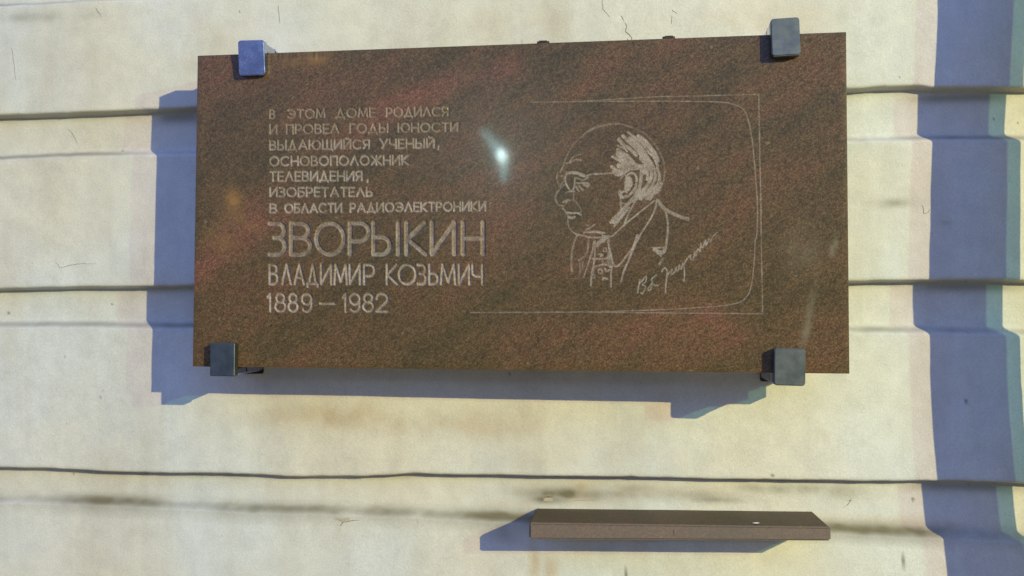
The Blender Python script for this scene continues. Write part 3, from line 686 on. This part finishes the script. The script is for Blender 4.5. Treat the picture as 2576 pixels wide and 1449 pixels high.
# ------------------------------------------------------------------ the little granite shelf below
ds = .092
fl = unp(1331, 1315, -ds); fr = unp(2090, 1326, -ds); bl = unp(1331, 1357, -ds); br = unp(2091, 1361, -ds)
shelf = bpy.data.objects.new('granite_shelf', None); C.objects.link(shelf); shelf.location = tuple((bl+br)/2)
tag(shelf, 'narrow brown granite flower shelf jutting from the wall under the plaque', 'shelf')
so = np.array(shelf.location)
nseg = 60
def shelf_sheet(name, P0, P1, P2, P3, n2, mat):
    """grid between P0-P1 (front/left..right) and P3-P2"""
    vs = []; 
    for j in range(n2+1):
        for i in range(nseg+1):
            s, t = i/nseg, j/n2
            p = (P0*(1-s)+P1*s)*(1-t)+(P3*(1-s)+P2*s)*t; vs.append(p-so)
    q = [[j*(nseg+1)+i, j*(nseg+1)+i+1, (j+1)*(nseg+1)+i+1, (j+1)*(nseg+1)+i] for j in range(n2) for i in range(nseg)]
    return vs, q
bm = bmesh.new()
tl, trr = fl.copy(), fr.copy(); wl, wr = fl.copy(), fr.copy(); wl[1] = wr[1] = .02; wl[0] += .002; wr[0] -= .004
wl2, wr2 = bl.copy(), br.copy(); wl2[1] = wr2[1] = .02; wl2[0] += .002; wr2[0] -= .004
vs8 = [bm.verts.new(tuple(p-so)) for p in (bl, br, fr, fl, wl2, wr2, wr, wl)]
for q in ([0, 1, 2, 3], [3, 2, 6, 7], [0, 4, 5, 1], [1, 5, 6, 2], [0, 3, 7, 4]): bm.faces.new([vs8[i] for i in q])
ed = [e for e in bm.edges if all(v.co.y < -.02 for v in e.verts)] + [e for e in bm.edges if e.verts[0] in vs8[:4] or e.verts[1] in vs8[:4]]
bmesh.ops.bevel(bm, geom=list(set(ed)), offset=.0028, segments=2, affect='EDGES')
bm.normal_update()
for fc in bm.faces: fc.material_index = 1 if fc.normal.z > .75 else 0
me = bpy.data.meshes.new('slab'); bm.to_mesh(me); bm.free(); me.materials.append(DULL); me.materials.append(GRIME)
o = bpy.data.objects.new('slab', me); C.objects.link(o); o.parent = shelf
# bird droppings and scratches on it
def dab(a, b, ra, rb, y, flat, name, mat):
    P = unp(a, b, y); vs = []
    for i in range(14):
        t = 2*math.pi*i/14; r = rs.uniform(.6, 1.1)
        vs.append((P[0]+math.cos(t)*ra*S*r, P[1]+(math.sin(t)*rb*S*r if flat else 0), P[2]+(0 if flat else math.sin(t)*rb*S*r)))
    c = (P[0], P[1]-(0 if flat else .0012), P[2]+(.0012 if flat else 0)); vs.append(c)
    mesh_obj(name, [tuple(np.array(v)-so) for v in vs], [[i, (i+1) % 14, 14] for i in range(14)], mat, shelf, False)
dab(1902, 1315.5, 8, 7, -ds+.012, True, 'dropping', WHITE)
dab(1697, 1340, 1.6, 11, -ds-.0003, False, 'chip_mark', CRACK)

# ------------------------------------------------------------------ assumed rain pipe, unseen right of the picture, placed to cast its shadow
pipe = bpy.data.objects.new('drainpipe', None); C.objects.link(pipe)
path = [(3.3, .02), (1.4, .02), (.6, .017), (.35, .006), (.1, 0), (-.1, .001), (-.25, .010), (-.4, .024), (-.55, .044), (-.9, .07), (-2.15, .08)]
PX, PY, PR = .739, -.112, .064
pipe.location = (PX, PY, -2.2)
tag(pipe, 'grey zinc drainpipe assumed out of view, placed to cast the shadow right of the plaque', 'drainpipe')
vs, fs = [], []; NS = 28
zz = np.concatenate([np.linspace(3.3, -2.15, 80)])
zp = [p[0] for p in path][::-1]; xp = [p[1] for p in path][::-1]
for i, z in enumerate(zz):
    x = np.interp(z, zp, xp)
    for k in range(NS):
        a = 2*math.pi*k/NS; vs.append((x+PR*math.cos(a), PR*math.sin(a)*.55, z+2.2))
    if i:
        for k in range(NS):
            b0 = (i-1)*NS; fs.append([b0+k, b0+(k+1) % NS, b0+NS+(k+1) % NS, b0+NS+k])
mesh_obj('tube', vs, fs, ZINC, pipe)
for z in (2.2, -1.3):
    x = float(np.interp(z, zp, xp)); vs, fs = [], []
    for i, (dz, r) in enumerate([(-.02, PR), (-.02, PR+.006), (.02, PR+.006), (.02, PR)]):
        for k in range(NS):
            a = 2*math.pi*k/NS; vs.append((x+r*math.cos(a), r*math.sin(a)*.56, z+dz+2.2))
        if i:
            for k in range(NS):
                b0 = (i-1)*NS; fs.append([b0+k, b0+(k+1) % NS, b0+NS+(k+1) % NS, b0+NS+k])
    mesh_obj('pipe_bracket', vs, fs, DARKSTEEL, pipe)
print('strokes', len(strokes), 'parts', len(owners), 'wall quads', R_*K_, 'plaque quads', len(PQ))
